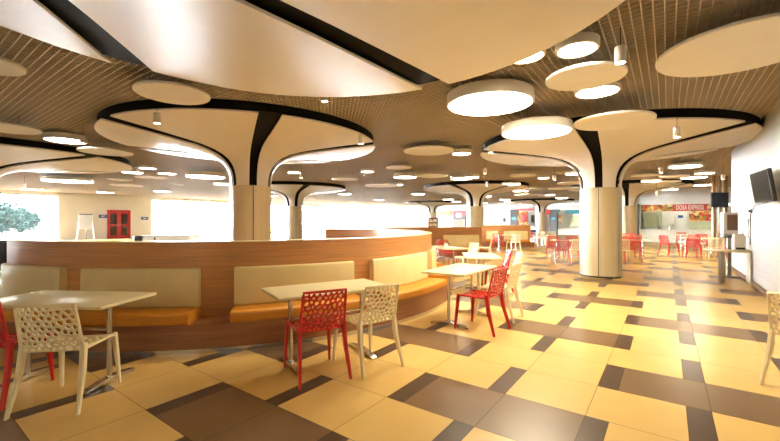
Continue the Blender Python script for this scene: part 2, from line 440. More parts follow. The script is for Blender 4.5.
# ------------------------------------------------------------------ ceiling discs, drum lights and pendant spots
def hangers(par, r, z0):
    for k in range(3):
        a = 2*PI*k/3 + .4
        bm = bmesh.new(); tube(bm, [(r*.6*math.cos(a), r*.6*math.sin(a), z0), (r*.6*math.cos(a), r*.6*math.sin(a), CEIL + .02)], .006, 6)
        obj('hanger', bm, 'steel', par)
def drum(px, py, z, r, h, label, group='round drum lights under the ceiling'):
    p = at_z(px, py, z)
    t = thing('ceiling_drum_light', label, 'ceiling light', (p.x, p.y, 0), 0, group)
    bm = bmesh.new(); lathe(bm, [(r - .03, z + .012), (r - .03, z), (r - .006, z), (r, z + .006), (r, z + h - .006), (r - .006, z + h)], 56, cap0=False); obj('housing', bm, 'lamp_case', t)
    bm = bmesh.new(); lathe(bm, [(r - .03, z + .006), (r - .03, z + .010)], 56); obj('diffuser', bm, 'diffuser_pale' if px < 420 and py > 130 else 'diffuser', t)
    hangers(t, r, z + h - .005)
    return t
for k_, (X_, d_, r_) in enumerate(((3.7, .7, .45), (4.6, -2.2, .40), (1.8, -4.6, .66), (-1.2, -4.2, .66), (-3.6, -5.6, .66), (.8, -6.4, .66))):  # unseen lamps added behind the camera to fill the foreground
    p_ = W(X_, d_)
    t_ = drum(390, 100, 3.26, r_, .15, 'added fill light in drum form overhead, unseen behind the viewer', 'added fill lights behind the viewer')
    t_.location = (p_.x, p_.y, 0)
def disc(px, py, z, r, label, group='white acoustic discs under the ceiling'):
    p = at_z(px, py, z)
    t = thing('ceiling_disc', label, 'ceiling panel', (p.x, p.y, 0), 0, group)
    bm = bmesh.new(); lathe(bm, [(r - .008, z), (r, z + .008), (r, z + .032), (r - .008, z + .04)], 64); obj('disc_panel', bm, 'disc', t)
    hangers(t, r, z + .035)
drum(489.5, 105, 3.26, .66, .17, 'large deep drum light over the walkway, nearest of the big ones')
drum(536, 133, 3.10, .63, .15, 'large drum light just before the free-standing column')
drum(525.5, 57, 3.38, .225, .06, 'small glowing drum light at the edge of the huge overhead canopy')
drum(577, 50.5, 3.33, .225, .10, 'small glowing drum light above the near white disc, beside the pendant spot')
drum(597, 92.5, 3.36, .31, .06, 'small drum light half hidden behind the near white disc')
drum(461.5, 154, 3.30, .27, .10, 'small drum light touching the edge of a distant white disc')
drum(472, 177.5, 3.20, .30, .12, 'small drum light before the rim of the second banquette column')
drum(543.5, 178.3, 3.28, .25, .10, 'tiny drum light seen left of the free-standing column under its canopy')
drum(65.5, 141, 3.30, .40, .13, 'drum light at the edge of the low canopy near the windows')
drum(68, 181.5, 3.22, .92, .14, 'wide drum light hanging before the left windows')
drum(132.5, 172.8, 3.25, .36, .14, 'drum light by the tip of the low canopy near the windows', )
drum(147.5, 168.6, 3.30, .28, .10, 'upper small drum light between the low canopy and the nearest column')
drum(167, 173.9, 3.26, .33, .10, 'drum light second from the nearest column, above the red door')
drum(205.6, 177.2, 3.18, .72, .16, 'wide drum light beside the nearest column, before the windows')
drum(294, 172.8, 3.30, .26, .08, 'drum light above the distant window-side column')
drum(367.5, 172, 3.30, .26, .10, 'drum light far over the round banquette, before the blown windows')
drum(405, 177.5, 3.22, .48, .12, 'drum light behind the wide distant white disc over the banquette')
drum(704.5, 173.6, 3.30, .33, .08, 'flat drum light above the red stall sign, near the white wall')
drum(651, 181.2, 3.15, .38, .10, 'yellowish drum light over the canopy of the half-hidden column')
disc(585, 79, 3.22, .455, 'white disc close overhead with the small lit drum behind it')
disc(613, 122.5, 3.14, .62, 'white disc hanging right before the free-standing column canopy')
disc(742, 51, 3.26, .76, 'largest white disc, close overhead near the white block wall')
disc(173, 95, 3.26, .49, 'white disc hanging before the nearest column canopy')
disc(7, 129, 3.26, .52, 'white disc above the low canopy near the windows')
disc(-16, 65, 3.26, .36, 'white disc cut by the edge of the view beneath the overhead canopy')
disc(106, 152.5, 3.22, .60, 'white disc overlapping the tip of the low window-side canopy')
disc(428.5, 151.5, 3.30, .67, 'wide white disc far along the hall beside a small lit drum')
disc(399, 168, 3.30, .45, 'white disc over the banquette, farther than the wide one')
disc(431.5, 176, 3.15, .62, 'white disc before the canopy of the second banquette column')
disc(523, 175.8, 3.25, .50, 'white disc between the second banquette column and the free-standing one')
disc(119.5, 180, 3.18, .44, 'white disc beneath the drum lights above the red door')
disc(151, 177.9, 3.20, .58, 'white disc behind the cluster of drum lights by the windows')
disc(127, 185.4, 3.10, .68, 'lowest white disc of the cluster above the red door')
disc(176, 185.2, 3.14, .33, 'small white disc before the window-side glare')
disc(572, 183.5, 3.16, .62, 'white disc under the free-standing column canopy, upper of two')
disc(564, 188.8, 3.12, .75, 'white disc under the free-standing column canopy, lower of two')
disc(530, 195.5, 3.05, 1.0, 'broad distant white disc before the far stalls')
disc(644.5, 175.8, 3.30, .50, 'white disc above the canopy of the half-hidden column')
disc(674, 176.8, 3.24, .50, 'white disc beside the flat drum light near the red stall sign')
disc(667, 182.2, 3.12, .50, 'white disc just above the dark canopy edge near the red stall')
disc(382, 186, 3.10, .80, 'pale disc lost in the window glare over the banquette')
disc(345, 179.5, 3.16, .55, 'pale disc in the glare right of the window-side column')

FAR_FILL = [(13.6, 23.5), (16.8, 23), (14.6, 13.6), (6.2, 19.6), (6.6, 38), (12, 38.5), (7.5, 15.2), (10.2, 13.2), (9.6, 18.4), (13.2, 16.6), (12.2, 21), (16.4, 20.2), (3.2, 17), (.2, 20), (8.2, 24), (2, 27), (7.4, 29.5), (11.6, 28), (-3.2, 27), (5.2, 34), (10.4, 34.5), (14.4, 32), (-1, 35), (2.2, 41), (10, 41), (19, 36), (-8.5, 19.5), (-9, 29), (-19, 25.5), (-14.6, 24.5), (-21.5, 23)]  # extra drum lights added to brighten the far hall
for X_, d_ in FAR_FILL:
    t_ = drum(390 if X_ < 2.5 else 440, 150, 3.30, .48, .10, 'small distant drum light added under the ceiling to brighten the far hall', 'added fill lights in far rows')
    p_ = W(X_, d_); t_.location = (p_.x, p_.y, 0)
def pendant(px, py, z, label, r=.055, top=CEIL):
    p = at_z(px, py, z)
    t = thing('pendant_spot', label, 'pendant light', (p.x, p.y, 0), 0, 'white cylinder spots on cords')
    bm = bmesh.new(); lathe(bm, [(r - .008, z + .02), (r - .008, z), (r, z), (r, z + .165), (r - .01, z + .175), (.012, z + .178)], 24, cap0=False); obj('lamp_body', bm, 'lamp_case', t)
    bm = bmesh.new(); lathe(bm, [(r - .009, z + .010), (r - .009, z + .014)], 24); obj('lens', bm, 'lens', t)
    bm = bmesh.new(); tube(bm, [(0, 0, z + .17), (0, 0, top + .01)], .004, 6); obj('cord', bm, 'black', t)
    l = bpy.data.lights.new('spot', 'SPOT'); l.energy = 160; l.color = (1, .88, .66); l.spot_size = 1.9; l.spot_blend = .6; l.shadow_soft_size = .04
    lo_ = bpy.data.objects.new('spot_lamp', l); COL.objects.link(lo_); lo_.parent = t; lo_.location = (0, 0, z - .01)
pendant(620.5, 63, 3.12, 'nearest pendant spot, lit, at the rim of the near white disc')
pendant(677, 137.5, 2.86, 'lit pendant spot on a long cord before the free-standing column canopy')
pendant(157, 123.5, 3.02, 'pendant spot below the white disc by the nearest column canopy')
pendant(361, 144, 3.0, 'pendant spot at the tip of the nearest column canopy')
pendant(324.7, 101.5, 3.30, 'short pendant spot tucked under the rim of the overhead canopy')
pendant(491, 153, 3.08, 'pendant spot at the edge of the free-standing column canopy')
pendant(485, 173.5, 3.0, 'pendant spot over the second banquette, upper of two in line')
pendant(487, 186, 2.9, 'pendant spot over the second banquette, lower of two in line')
pendant(554.5, 180, 3.0, 'pendant spot beside the tiny drum light')
pendant(661, 173, 3.0, 'pendant spot behind the free-standing column, over the walkway')
pendant(723, 179.5, 2.95, 'pendant spot near the corner of the white block wall')
pendant(24.5, 188, 2.9, 'pendant spot hanging before the tree window')
pendant(83, 143.5, 3.12, 'pendant spot beside the drum light at the low canopy')
pendant(656.5, 195, 2.62, 'pendant spot before the yellow stall front')
pendant(672, 190.5, 2.85, 'pendant spot over the stall tables')
pendant(301, 178, 3.0, 'pendant spot before the window-side column canopy')
pendant(136, 172, 3.1, 'pendant spot among the drum lights above the red door')

# ------------------------------------------------------------------ banquettes
def sweep_path(bm, prof, fn, a0, a1, n):
    rings = [[bm.verts.new((*fn(a0 + (a1 - a0)*k/n, r), z)) for r, z in prof] for k in range(n + 1)]
    m_ = len(prof)
    for A, B in zip(rings, rings[1:]):
        for i in range(m_):
            f = bm.faces.new((A[i], B[i], B[(i + 1) % m_], A[(i + 1) % m_])); f.smooth = True
    bm.faces.new(rings[0]); bm.faces.new(rings[-1][::-1])
def banquette(c, Rb, Rf, a0, a1, pads, label, zt=1.2, bend=None):
    p = W(*c)
    t = thing('banquette', label, 'banquette', (p.x, p.y, 0), TH, 'curved wooden banquettes')
    def fn(a, r):                                # round ring, opening into a flatter curve past the angle bend[0]
        if bend and a < bend[0]:
            Rm = (Rb + Rf)/2; b_ = math.radians(bend[0]); R2 = bend[1]
            cx, cy = (Rm - R2)*math.cos(b_), (Rm - R2)*math.sin(b_)
            q = b_ + math.radians(a - bend[0])*Rm/R2
            return cx + (R2 + r - Rm)*math.cos(q), cy + (R2 + r - Rm)*math.sin(q)
        return r*math.cos(math.radians(a)), r*math.sin(math.radians(a))
    n = max(8, int((a1 - a0)/2.5))
    bm = bmesh.new(); sweep_path(bm, [(Rb - .12, 0), (Rb, 0), (Rb, zt - .012), (Rb - .12, zt - .012)], fn, a0, a1, n); obj('back_wall', bm, 'wood', t)
    bm = bmesh.new(); sweep_path(bm, [(Rb - .13, zt - .012), (Rb + .008, zt - .012), (Rb + .008, zt), (Rb - .13, zt)], fn, a0, a1, n); obj('top_rail', bm, 'table', t)
    s0 = max(a0, pads[0][0] - 3); s1 = min(a1, pads[-1][1] + 3)
    n = max(8, int((s1 - s0)/2.5))
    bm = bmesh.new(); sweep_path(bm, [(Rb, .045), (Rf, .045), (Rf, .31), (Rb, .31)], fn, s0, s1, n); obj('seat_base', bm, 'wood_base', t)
    bm = bmesh.new(); sweep_path(bm, [(Rb, 0), (Rf + .008, 0), (Rf + .008, .045), (Rb, .045)], fn, s0, s1, n); obj('kick_strip', bm, 'chrome', t)
    for q0, q1 in pads:
        bm = bmesh.new(); sweep_path(bm, [(r + (.035*(.9 - z) if r > Rb + .03 else 0), z) for r, z in rprof(Rb, Rb + .085, .43, .89, .03)], fn, q0, q1, 14); obj('back_pad', bm, 'pad', t)
        bm = bmesh.new(); sweep_path(bm, rprof(Rb + .002, Rf + .025, .31, .435, .035), fn, q0, q1, 14); obj('seat_cushion', bm, 'seat', t)
    return t
RC = (-2.9, 8.3)
banquette(RC, 3.78, 4.2, -125, 76, [(-123.5, -105.5), (-101, -80.3), (-74.5, -51.5), (-46.5, -23), (-18, 5.5), (10.5, 34)], 'large round wooden banquette nearest the viewer, a column inside its ring', bend=(-92, 4.8))
banquette((2.2, 18.6), 3.78, 4.2, -138, -68, [(-135, -112), (-92, -70.5)], 'second wooden banquette, right behind the round one, before the slim column')
banquette((7.0, 24.2), 3.78, 4.2, -122, -82, [(-117.5, -108), (-103.5, -85)], 'farthest wooden banquette, beyond the slim column, red and white chairs before it')

# ------------------------------------------------------------------ tables
def make_table(label, L=1.22, Dp=.65):
    t = thing('cafe_table', label, 'table', (0, 0, 0), 0, 'cream rectangular cafe tables')
    bm = bmesh.new(); rbox(bm, -L/2, L/2, -Dp/2, Dp/2, .722, .75, .006); obj('table_top', bm, 'table', t)
    for s in (-1, 1):
        x = s*.40
        bm = bmesh.new(); lathe(bm, [(.022, .03), (.022, .715)], 18, cx=x); rbox(bm, x - .05, x + .05, -.22, .22, .708, .722, .003); lg = obj('pedestal', bm, 'chrome', t)
        bm = bmesh.new()
        for sy in (-1, 1):
            prof = [(0, .055), (.10, .05), (.27, .024), (.285, .012), (.0, .014)]
            v0 = [bm.verts.new((x - .03, sy*a, z)) for a, z in prof]; v1 = [bm.verts.new((x + .03, sy*a, z)) for a, z in prof]
            bm.faces.new(v0); bm.faces.new(v1[::-1])
            for i in range(5): bm.faces.new((v0[i], v0[(i + 1) % 5], v1[(i + 1) % 5], v1[i]))
        ft = obj('foot', bm, 'chrome', t)
        bm = bmesh.new()
        for sy in (-1, 1): lathe(bm, [(.022, 0), (.022, .018)], 12, cx=x, cy=sy*.26)
        obj('foot_pad', bm, 'rubber', ft)
    bm = bmesh.new(); tube(bm, [(-.40, 0, .47), (.40, 0, .47)], .014, 10); obj('stretcher', bm, 'chrome', t)
    return t
T0 = None
def table(X, d, rot, label):
    global T0
    p = W(X, d)
    if T0 is None:
        T0 = make_table(label); T0.location = p; T0.rotation_euler.z = TH + math.radians(rot); return T0
    return dup(T0, p, TH + math.radians(rot), label)
table(-2.92, 3.47, -5, 'cream table nearest the viewer, against the banquette, behind the near white chair')
table(-.654, 4.02, 32.5, 'cream table at the banquette with a red and a white chair before it')
table(1.04, 5.59, 55, 'cream table at the round end of the banquette, a red chair beside it')
table(1.84, 7.75, 84, 'cream table behind the one at the round end, third along the banquette walkway')
table(1.47, 10.1, 113, 'cream table with a white caddy on it, before the second banquette')
table(6.45, 13.75, -30, 'cream table behind the free-standing column on its window side')
table(8.75, 13.95, -30, 'cream table behind the free-standing column on its stall side')
table(11.1, 17.6, -36, 'cream table behind the free-standing column, towards the half-hidden column')
table(12.35, 15.3, -36, 'cream table near the white block wall, nearest the red-signed stall group')
table(14.9, 18.9, -36, 'cream table farthest back in the group before the red-signed stall')
table(5.75, 18.75, 5, 'cream table before the farthest banquette')
table(8.6, 22.6, 0, 'cream table far back below the very distant column')

# ------------------------------------------------------------------ chairs: moulded plastic, pierced like a net
def clip(poly, a, b_, c):                        # keep a*x+b*y<=c
    out = []
    for i in range(len(poly)):
        p, q = poly[i], poly[(i + 1) % len(poly)]
        dp = a*p[0] + b_*p[1] - c; dq = a*q[0] + b_*q[1] - c
        if dp <= 0: out.append(p)
        if dp*dq < 0:
            s = dp/(dp - dq); out.append((p[0] + (q[0] - p[0])*s, p[1] + (q[1] - p[1])*s))
    return out
def cells(nx_, ny_, w, h, seed, jit=.34):
    r = random.Random(seed); pts = []
    for j in range(ny_):
        for i in range(nx_ + (j % 2)):
            x = (i + .5 - .5*(j % 2))/nx_ + r.uniform(-jit, jit)/nx_; y = (j + .5)/ny_ + r.uniform(-jit, jit)/ny_
            pts.append((x*w, y*h))
    out = []
    for i, p in enumerate(pts):
        poly = [(0, 0), (w, 0), (w, h), (0, h)]
        for j, q in enumerate(pts):
            if i == j: continue
            a, b_ = q[0] - p[0], q[1] - p[1]
            poly = clip(poly, a, b_, (q[0]**2 + q[1]**2 - p[0]**2 - p[1]**2)/2)
            if len(poly) < 3: break
        if len(poly) < 3: continue
        cl = []
        for v in poly:
            if not cl or math.dist(v, cl[-1]) > .003: cl.append(v)
        if len(cl) > 2 and math.dist(cl[0], cl[-1]) < .003: cl.pop()
        if len(cl) >= 3: out.append(cl)
    return out
def net(bm, polys, fn, strut, thick):
    t = bmesh.new()
    for poly in polys:
        n = len(poly); cx = sum(p[0] for p in poly)/n; cy = sum(p[1] for p in poly)/n
        inr = 1e9
        for i in range(n):
            p, q = poly[i], poly[(i + 1) % n]; L = math.dist(p, q)
            inr = min(inr, abs((q[0] - p[0])*(cy - p[1]) - (q[1] - p[1])*(cx - p[0]))/L)
        k = max(.25, 1 - strut/max(inr, 1e-4))
        inn = [(cx + (p[0] - cx)*k, cy + (p[1] - cy)*k) for p in poly]
        O = [t.verts.new(fn(*p)) for p in poly]; A, B_ = [], []
        for i in range(n):
            p, pr, nx = inn[i], inn[i - 1], inn[(i + 1) % n]
            A.append(t.verts.new(fn(p[0]*.72 + pr[0]*.28, p[1]*.72 + pr[1]*.28))); B_.append(t.verts.new(fn(p[0]*.72 + nx[0]*.28, p[1]*.72 + nx[1]*.28)))
        for i in range(n):
            j = (i + 1) % n
            t.faces.new((O[i], A[i], B_[i])); t.faces.new((O[i], B_[i], A[j], O[j]))
    bmesh.ops.remove_doubles(t, verts=t.verts[:], dist=.0012)
    bmesh.ops.recalc_face_normals(t, faces=t.faces[:])
    bmesh.ops.solidify(t, geom=t.faces[:], thickness=thick)
    for f in t.faces: f.smooth = True
    merge(bm, t)
def strip(bm, pts, w, th_):                      # a rounded rail along points
    tube(bm, pts, [w]*len(pts), 8)
def make_chair(mt, label):
    t = thing('pierced_chair', label, 'chair')
    SW, SD = .43, .41
    def seat_fn(x, y):
        u = x/SW*2 - 1; v = y/SD
        return Vector((u*SW/2*(1 - .04*(1 - v)), -.19 + v*SD, .455 - .022*(1 - u*u)*math.sin(PI*min(1, v*1.05)) - .018*max(0, v - .85)/.15))
    BWd, BHt = .42, .37
    def back_fn(x, y):
        u = x/BWd*2 - 1; v = y/BHt
        return Vector((u*(.212 - .014*v), -.205 - .085*v - .035*(1 - u*u)*(.4 + .6*v), .452 + .368*v + .006*(1 - u*u)*v))
    bm = bmesh.new(); net(bm, cells(8, 8, SW, SD, 3), seat_fn, .0062, .012)
    n = 14
    rail = [seat_fn(0, SD*i/n) for i in range(n + 1)] + [seat_fn(SW*i/n, SD) for i in range(1, n + 1)] + [seat_fn(SW, SD*(1 - i/n)) for i in range(1, n + 1)]
    strip(bm, rail, .012, 0); strip(bm, [seat_fn(SW*i/n, 0) for i in range(n + 1)], .012, 0)
    obj('seat', bm, mt, t)
    bm = bmesh.new(); net(bm, cells(8, 9, BWd, BHt, 11), back_fn, .0062, .012)
    rail = [back_fn(0, BHt*i/n) for i in range(n + 1)] + [back_fn(BWd*i/n, BHt) for i in range(1, n + 1)] + [back_fn(BWd, BHt*(1 - i/n)) for i in range(1, n + 1)]
    strip(bm, rail, .0125, 0); obj('backrest', bm, mt, t)
    for sx in (-1, 1):
        for top, mid, bot, w in (((sx*.213, .205, .468), (sx*.218, .225, .30), (sx*.232, .252, 0), .024), ((sx*.208, -.197, .50), (sx*.216, -.225, .30), (sx*.236, -.315, 0), .027)):
            bm = bmesh.new(); rings = []
            for p, k in ((top, 1.0), (mid, .95), (bot, .62)):
                r_ = [bm.verts.new((p[0] + a*w*k*.62, p[1] + c*w*k, p[2])) for a, c in ((-1, -1), (1, -1), (1, 1), (-1, 1))]; rings.append(r_)
            for a, c in zip(rings, rings[1:]):
                for i in range(4): bm.faces.new((a[i], a[(i + 1) % 4], c[(i + 1) % 4], c[i]))
            bm.faces.new(rings[0]); bm.faces.new(rings[-1][::-1])
            bmesh.ops.recalc_face_normals(bm, faces=bm.faces[:])
            bmesh.ops.bevel(bm, geom=bm.edges[:], offset=.005, segments=2, affect='EDGES')
            obj('leg', bm, mt, t)
    return t
PROTO = {}
def chair(X, d, rot, col, label):
    p = W(X, d); g = col + ' pierced plastic chairs'
    if col not in PROTO:
        c = make_chair('chair_' + col, label); c.location = p; c.rotation_euler.z = TH + math.radians(rot); c['group'] = g; PROTO[col] = c; return c
    return dup(PROTO[col], p, TH + math.radians(rot), label, g)
chair(-2.60, 3.12, 8, 'white', 'cream white pierced chair at the nearest table, its back towards the viewer')
chair(-3.245, 3.18, 10, 'red', 'red pierced chair cut by the edge of the view, beside the near white chair')
chair(-.715, 3.655, 29, 'red', 'red pierced chair at the middle banquette table, beside a white one')
chair(-.25, 3.91, 38, 'white', 'cream white pierced chair at the middle banquette table, beside a red one')
chair(1.215, 5.14, 49, 'red', 'red pierced chair seen side-on at the round end of the banquette')
chair(1.62, 5.76, 55, 'white', 'cream white pierced chair half hidden behind the side-on red chair')
chair(2.2, 7.38, 84, 'white', 'cream white pierced chair at the third walkway table, on the walkway side')
chair(2.2, 7.98, 84, 'red', 'red pierced chair at the third walkway table, nearer its far end')
chair(3.647, 3.256, -70, 'white', 'cream white pierced chair cut off beside the white block wall')
chair(1.78, 12.0, 200, 'red', 'red pierced chair beyond the table with the white caddy')
chair(3.45, 14.0, 70, 'white', 'cream white pierced chair at the end of the second banquette')
chair(2.05, 10.4, 113, 'white', 'cream white pierced chair on the walkway side of the caddy table')
chair(5.72, 17.7, 8, 'white', 'cream white pierced chair before the farthest banquette')
chair(5.1, 18.1, -20, 'red', 'red pierced chair at the near end of the farthest banquette')
chair(5.72, 12.9, -3, 'red', 'red pierced chair in the open, window side of the free-standing column')
chair(6.35, 13.05, -8, 'white', 'cream white pierced chair half behind the free-standing column, window side')
chair(6.95, 14.5, 165, 'red', 'red pierced chair across the table behind the free-standing column')
chair(6.3, 14.8, 158, 'red', 'red pierced chair on the far side of the window-side table')
chair(7.70, 12.75, -20, 'white', 'cream white pierced chair emerging on the stall side of the free-standing column')
chair(8.42, 13.25, -28, 'red', 'red pierced chair next to the white one emerging behind the free-standing column')
chair(9.2, 14.75, 150, 'red', 'red pierced chair on the far side of the stall-side table')
chair(10.9, 16.95, -30, 'red', 'red pierced chair before the half-hidden column table')
chair(11.5, 18.5, 144, 'red', 'red pierced chair on the far side of the half-hidden column table')
chair(11.48, 14.55, -25, 'red', 'red pierced chair standing out before the red-signed stall, back to the viewer')
chair(11.62, 15.9, -80, 'red', 'red pierced chair at the end of the table before the red-signed stall')
chair(11.95, 14.05, -30, 'white', 'cream white pierced chair beside the front red chair near the block wall')
chair(13.2, 14.9, 110, 'red', 'red pierced chair half behind the steel-legged desk')
chair(12.9, 16.2, 144, 'red', 'red pierced chair across the table near the wooden posts')
chair(14.45, 17.75, -36, 'red', 'red pierced chair at the farthest stall table')
chair(15.0, 17.95, -36, 'white', 'cream white pierced chair at the farthest stall table')
chair(15.1, 19.75, 150, 'red', 'red pierced chair behind the farthest stall table, by the counter')
chair(7.9, 22.0, 0, 'red', 'red pierced chair far back near the blue basket')
chair(8.5, 21.8, 5, 'white', 'cream white pierced chair far back below the very distant column')
chair(9.25, 22.0, -10, 'white', 'cream white pierced chair far back, farther from the blue basket')

# caddy on the table
p = W(1.5, 9.95)
t = thing('napkin_caddy', 'small white napkin caddy on the table before the second banquette', 'caddy', (p.x, p.y, .75), TH)
bxo('caddy_tray', 'white_paint', t, -.10, .10, -.06, .06, 0, .03, r=.006)
bxo('napkin_stack', 'paper', t, -.085, -.005, -.04, .04, .03, .10, r=.004)
bm = bmesh.new(); lathe(bm, [(.024, .03), (.026, .09), (.014, .105), (.014, .125)], 16, cx=.045); obj('shaker', bm, 'chrome', t)

# ------------------------------------------------------------------ by the block wall
# desk on steel legs
t = thing('service_desk', 'pale desk on steel legs jutting out from the white block wall', 'desk', (0, 0, 0))
y0, y1, x0 = 11.75, 12.35, .70
bxo('desk_top', 'table', t, x0, VR - .016, y0, y1, .715, .75, r=.005)
for yy in (y0 + .12, y1 - .12): bxo('leg', 'steel', t, 1.0, 1.09, yy - .045, yy + .045, .0, .715, r=.008)
bxo('side_panel', 'white_paint', t, VR - .04, VR - .016, y0 + .03, y1 - .03, 0, .715)
# white machine on the desk
t = thing('paper_dispenser', 'white box machine standing on the steel-legged desk', 'dispenser', (1.36, 12.08, .75), .12)
bxo('case', 'white_paint', t, -.11, .11, -.10, .10, 0, .36, r=.02)
bxo('tray', 'plastic_black', t, -.08, .08, -.115, -.098, .03, .07)
bxo('lid', 'paper', t, -.10, .10, -.09, .09, .36, .385, r=.008)
# kiosk
p = W((729.5 - CX)/F*10.9, 10.9)
t = thing('drinks_kiosk', 'white kiosk with a brown front screen, on a pole behind the desk', 'kiosk', (1.29, 13.2, 0), TH*.5)
bxo('base_plate', 'steel', t, -.2, .2, -.15, .15, 0, .02)
bxo('pole', 'steel', t, -.04, .04, -.03, .03, .02, 1.0)
bxo('housing', 'white_paint', t, -.16, .16, -.09, .09, 1.1, 1.66, r=.015)
bxo('screen', 'brown_panel', t, -.08, .14, -.098, -.088, 1.2, 1.6)
bxo('tray', 'grey_pillar', t, -.16, .16, -.13, .09, 1.0, 1.09, r=.01)
# lit wall tube
q = on_v(748.5, 236, VR)
t = thing('wall_light', 'short glowing strip light low on the white block wall above the desk', 'wall light', (VR, q.y, 0))
bxo('fitting', 'white_paint', t, -.03, 0, -.05, .05, 1.05, 1.46, r=.008)
bm = bmesh.new(); lathe(bm, [(.022, 1.08), (.022, 1.43)], 14, cx=-.05); obj('tube_lamp', bm, 'wall_tube', t)
# TV on the block wall
def tv(t, w, h):
    bm = bmesh.new(); rbox(bm, -w/2, w/2, 0, .06, -h/2, h/2, .008); obj('case', bm, 'plastic_black', t)
    bm = bmesh.new(); box(bm, -w/2 + .02, w/2 - .02, -.004, .002, -h/2 + .03, h/2 - .02); obj('screen', bm, 'screen', t)
q = on_v(759, 187, VR - .22)
t = thing('wall_tv', 'black flat television tilted out on an arm from the white block wall', 'television', (VR - .2, q.y, q.z), 0)
t.rotation_euler = (math.radians(8), 0, math.radians(-84)); t.rotation_mode = 'XYZ'
tv(t, .95, .57)
bm = bmesh.new(); box(bm, -.10, .10, .06, .09, -.12, .12); box(bm, -.03, .03, .09, .17, -.06, .06); obj('bracket', bm, 'steel', t)
q2 = on_v(752, 211, VR)
t = thing('wall_socket', 'small black socket on the white block wall below the television', 'socket', (VR, q2.y, q2.z))
bxo('plate', 'plastic_black', t, -.02, 0, -.07, .07, -.045, .045, r=.005)
bxo('plug', 'plastic_black', t, -.06, -.02, -.03, .03, -.025, .025, r=.006)
bm = bmesh.new(); tube(bm, [(VR - .012, q2.y + .05, q2.z - .03), (VR - .012, q2.y + .10, q2.z - .3), (VR - .012, q2.y + .14, 1.2), (VR - .012, q2.y + .15, .9)], .007, 6)
tag(obj('power_cable', bm, 'plastic_black'), 'thin dark cable running down the block wall from the socket', 'cable')
bm = bmesh.new(); tube(bm, [(VR - .02, q2.y - .04, q2.z + .02), (VR - .03, q2.y - .35, q2.z + .02), (VR - .06, q2.y - .75, q2.z + .10), (VR - .12, q.y - .1, q.z - .28)], .007, 6)
tag(obj('television_cable', bm, 'plastic_black'), 'thin dark cable looping from the socket up to the television', 'cable')
# posts with the second TV
c = W((719.5 - CX)/F*17.5, 17.5)
for k, (dx, lab) in enumerate(((-.27, 'first'), (0, 'second'), (.27, 'third'))):
    bm = bmesh.new(); rbox(bm, -.055, .055, -.055, .055, 0, CEIL, .006); o = obj('timber_post', bm, 'slat', None, (c.x + dx*CT, c.y + dx*ST, 0), TH)
    tag(o, lab + ' of three brown timber posts carrying a television, counted from the stall', 'post', 'timber posts beyond the block wall')
cc = W((720 - CX)/F*17.3, 17.3)
t = thing('hanging_tv', 'black television fixed to timber posts beyond the block wall', 'television', (cc.x, cc.y, EYE + 20.7*17.3/F), TH)
tv(t, .80, .68)

# ------------------------------------------------------------------ the red-signed stall at the end
def ux(px, u=USTALL): return on_u(px, 220, u).x
def uz(px, py, u=USTALL): return on_u(px, py, u).z
t = thing('food_stall', 'food stall under a red sign with food pictures, past the block wall', 'food stall', (0, 0, 0))
U = USTALL
bxo('counter', 'cream_cab', t, ux(640), VFAR - .3, U + .02, U + .65, 0, .82)
bxo('counter_top', 'white_paint', t, ux(640) - .02, VFAR - .3, U - .03, U + .70, .82, .86)
bxo('back_panel', 'cream_cab', t, ux(641), VFAR - .3, U + 2.2, U + 2.3, 0, 2.6)
sg = bxo('sign_board', 'food_warm', t, ux(641.5), ux(715), U - .06, U, 2.06, 2.50)
rs = bxo('red_panel', 'sign_red', t, ux(673), ux(707), U - .09, U - .06, 2.06, 2.48)
cu = bpy.data.curves.new('lettering', 'FONT'); cu.body = 'DOSA EXPRESS'; cu.align_x = 'CENTER'; cu.align_y = 'CENTER'; cu.size = .40; cu.extrude = .008; cu.offset = .006
tmp = bpy.data.objects.new('lettering_curve', cu); COL.objects.link(tmp); bpy.context.view_layer.update()
me = bpy.data.meshes.new_from_object(tmp.evaluated_get(bpy.context.evaluated_depsgraph_get())); bpy.data.objects.remove(tmp)
me.materials.clear(); me.materials.append(M['letter'])
lt = bpy.data.objects.new('lettering', me); COL.objects.link(lt); lt.parent = rs
lt.location = ((ux(673) + ux(707))/2, U - .10, 2.27); lt.rotation_euler = (PI/2, 0, 0)
lt.scale = ((ux(704) - ux(676.5))/lt.dimensions.x, 1, 1)
for k in range(4):
    bm = bmesh.new(); xx = ux(641) + .5 + k*1.15; tube(bm, [(xx, U + .5, 2.44), (xx + .95, U + .5, 2.44)], .03, 8); obj('fill_strip', bm, 'tube', t)  # unseen tubes added behind the sign to brighten the stall
bxo('kitchen_window', 'green_glass', t, ux(644, U + 1), ux(657, U + 1), U + 1.0, U + 1.05, .95, 2.0)
bxo('pillar', 'green_glass', t, ux(658.5, U + .9), ux(661, U + .9), U + .9, U + 1.1, .86, 2.06)
for a, b_ in ((662, 674.5), (675, 688)): bxo('cupboard', 'cream_cab', t, ux(a, U + 1), ux(b_, U + 1), U + 1.0, U + 1.4, .86, 2.06, r=.01)
bxo('food_picture', 'food_warm', t, ux(689, U + .8), ux(716, U + .8), U + .8, U + .84, 1.42, 2.06)
bxo('splash_panel', 'green_glass', t, ux(689, U + .8), ux(716, U + .8), U + .78, U + .82, .86, 1.40)
bxo('blue_label', 'blue', t, ux(678, U + .98), ux(683, U + .98), U + .97, U + .99, 1.62, 1.80)
bm = bmesh.new(); lathe(bm, [(.08, .86), (.10, 1.0), (.05, 1.06), (.05, 1.12)], 16, cx=ux(659), cy=U + .3); obj('urn', bm, 'steel', t)
bm = bmesh.new(); tube(bm, [(ux(670), U + .2, .86), (ux(670), U + .2, 1.12), (ux(672), U + .2, 1.16), (ux(675), U + .2, 1.08)], .025, 8); obj('tap', bm, 'chrome', t)
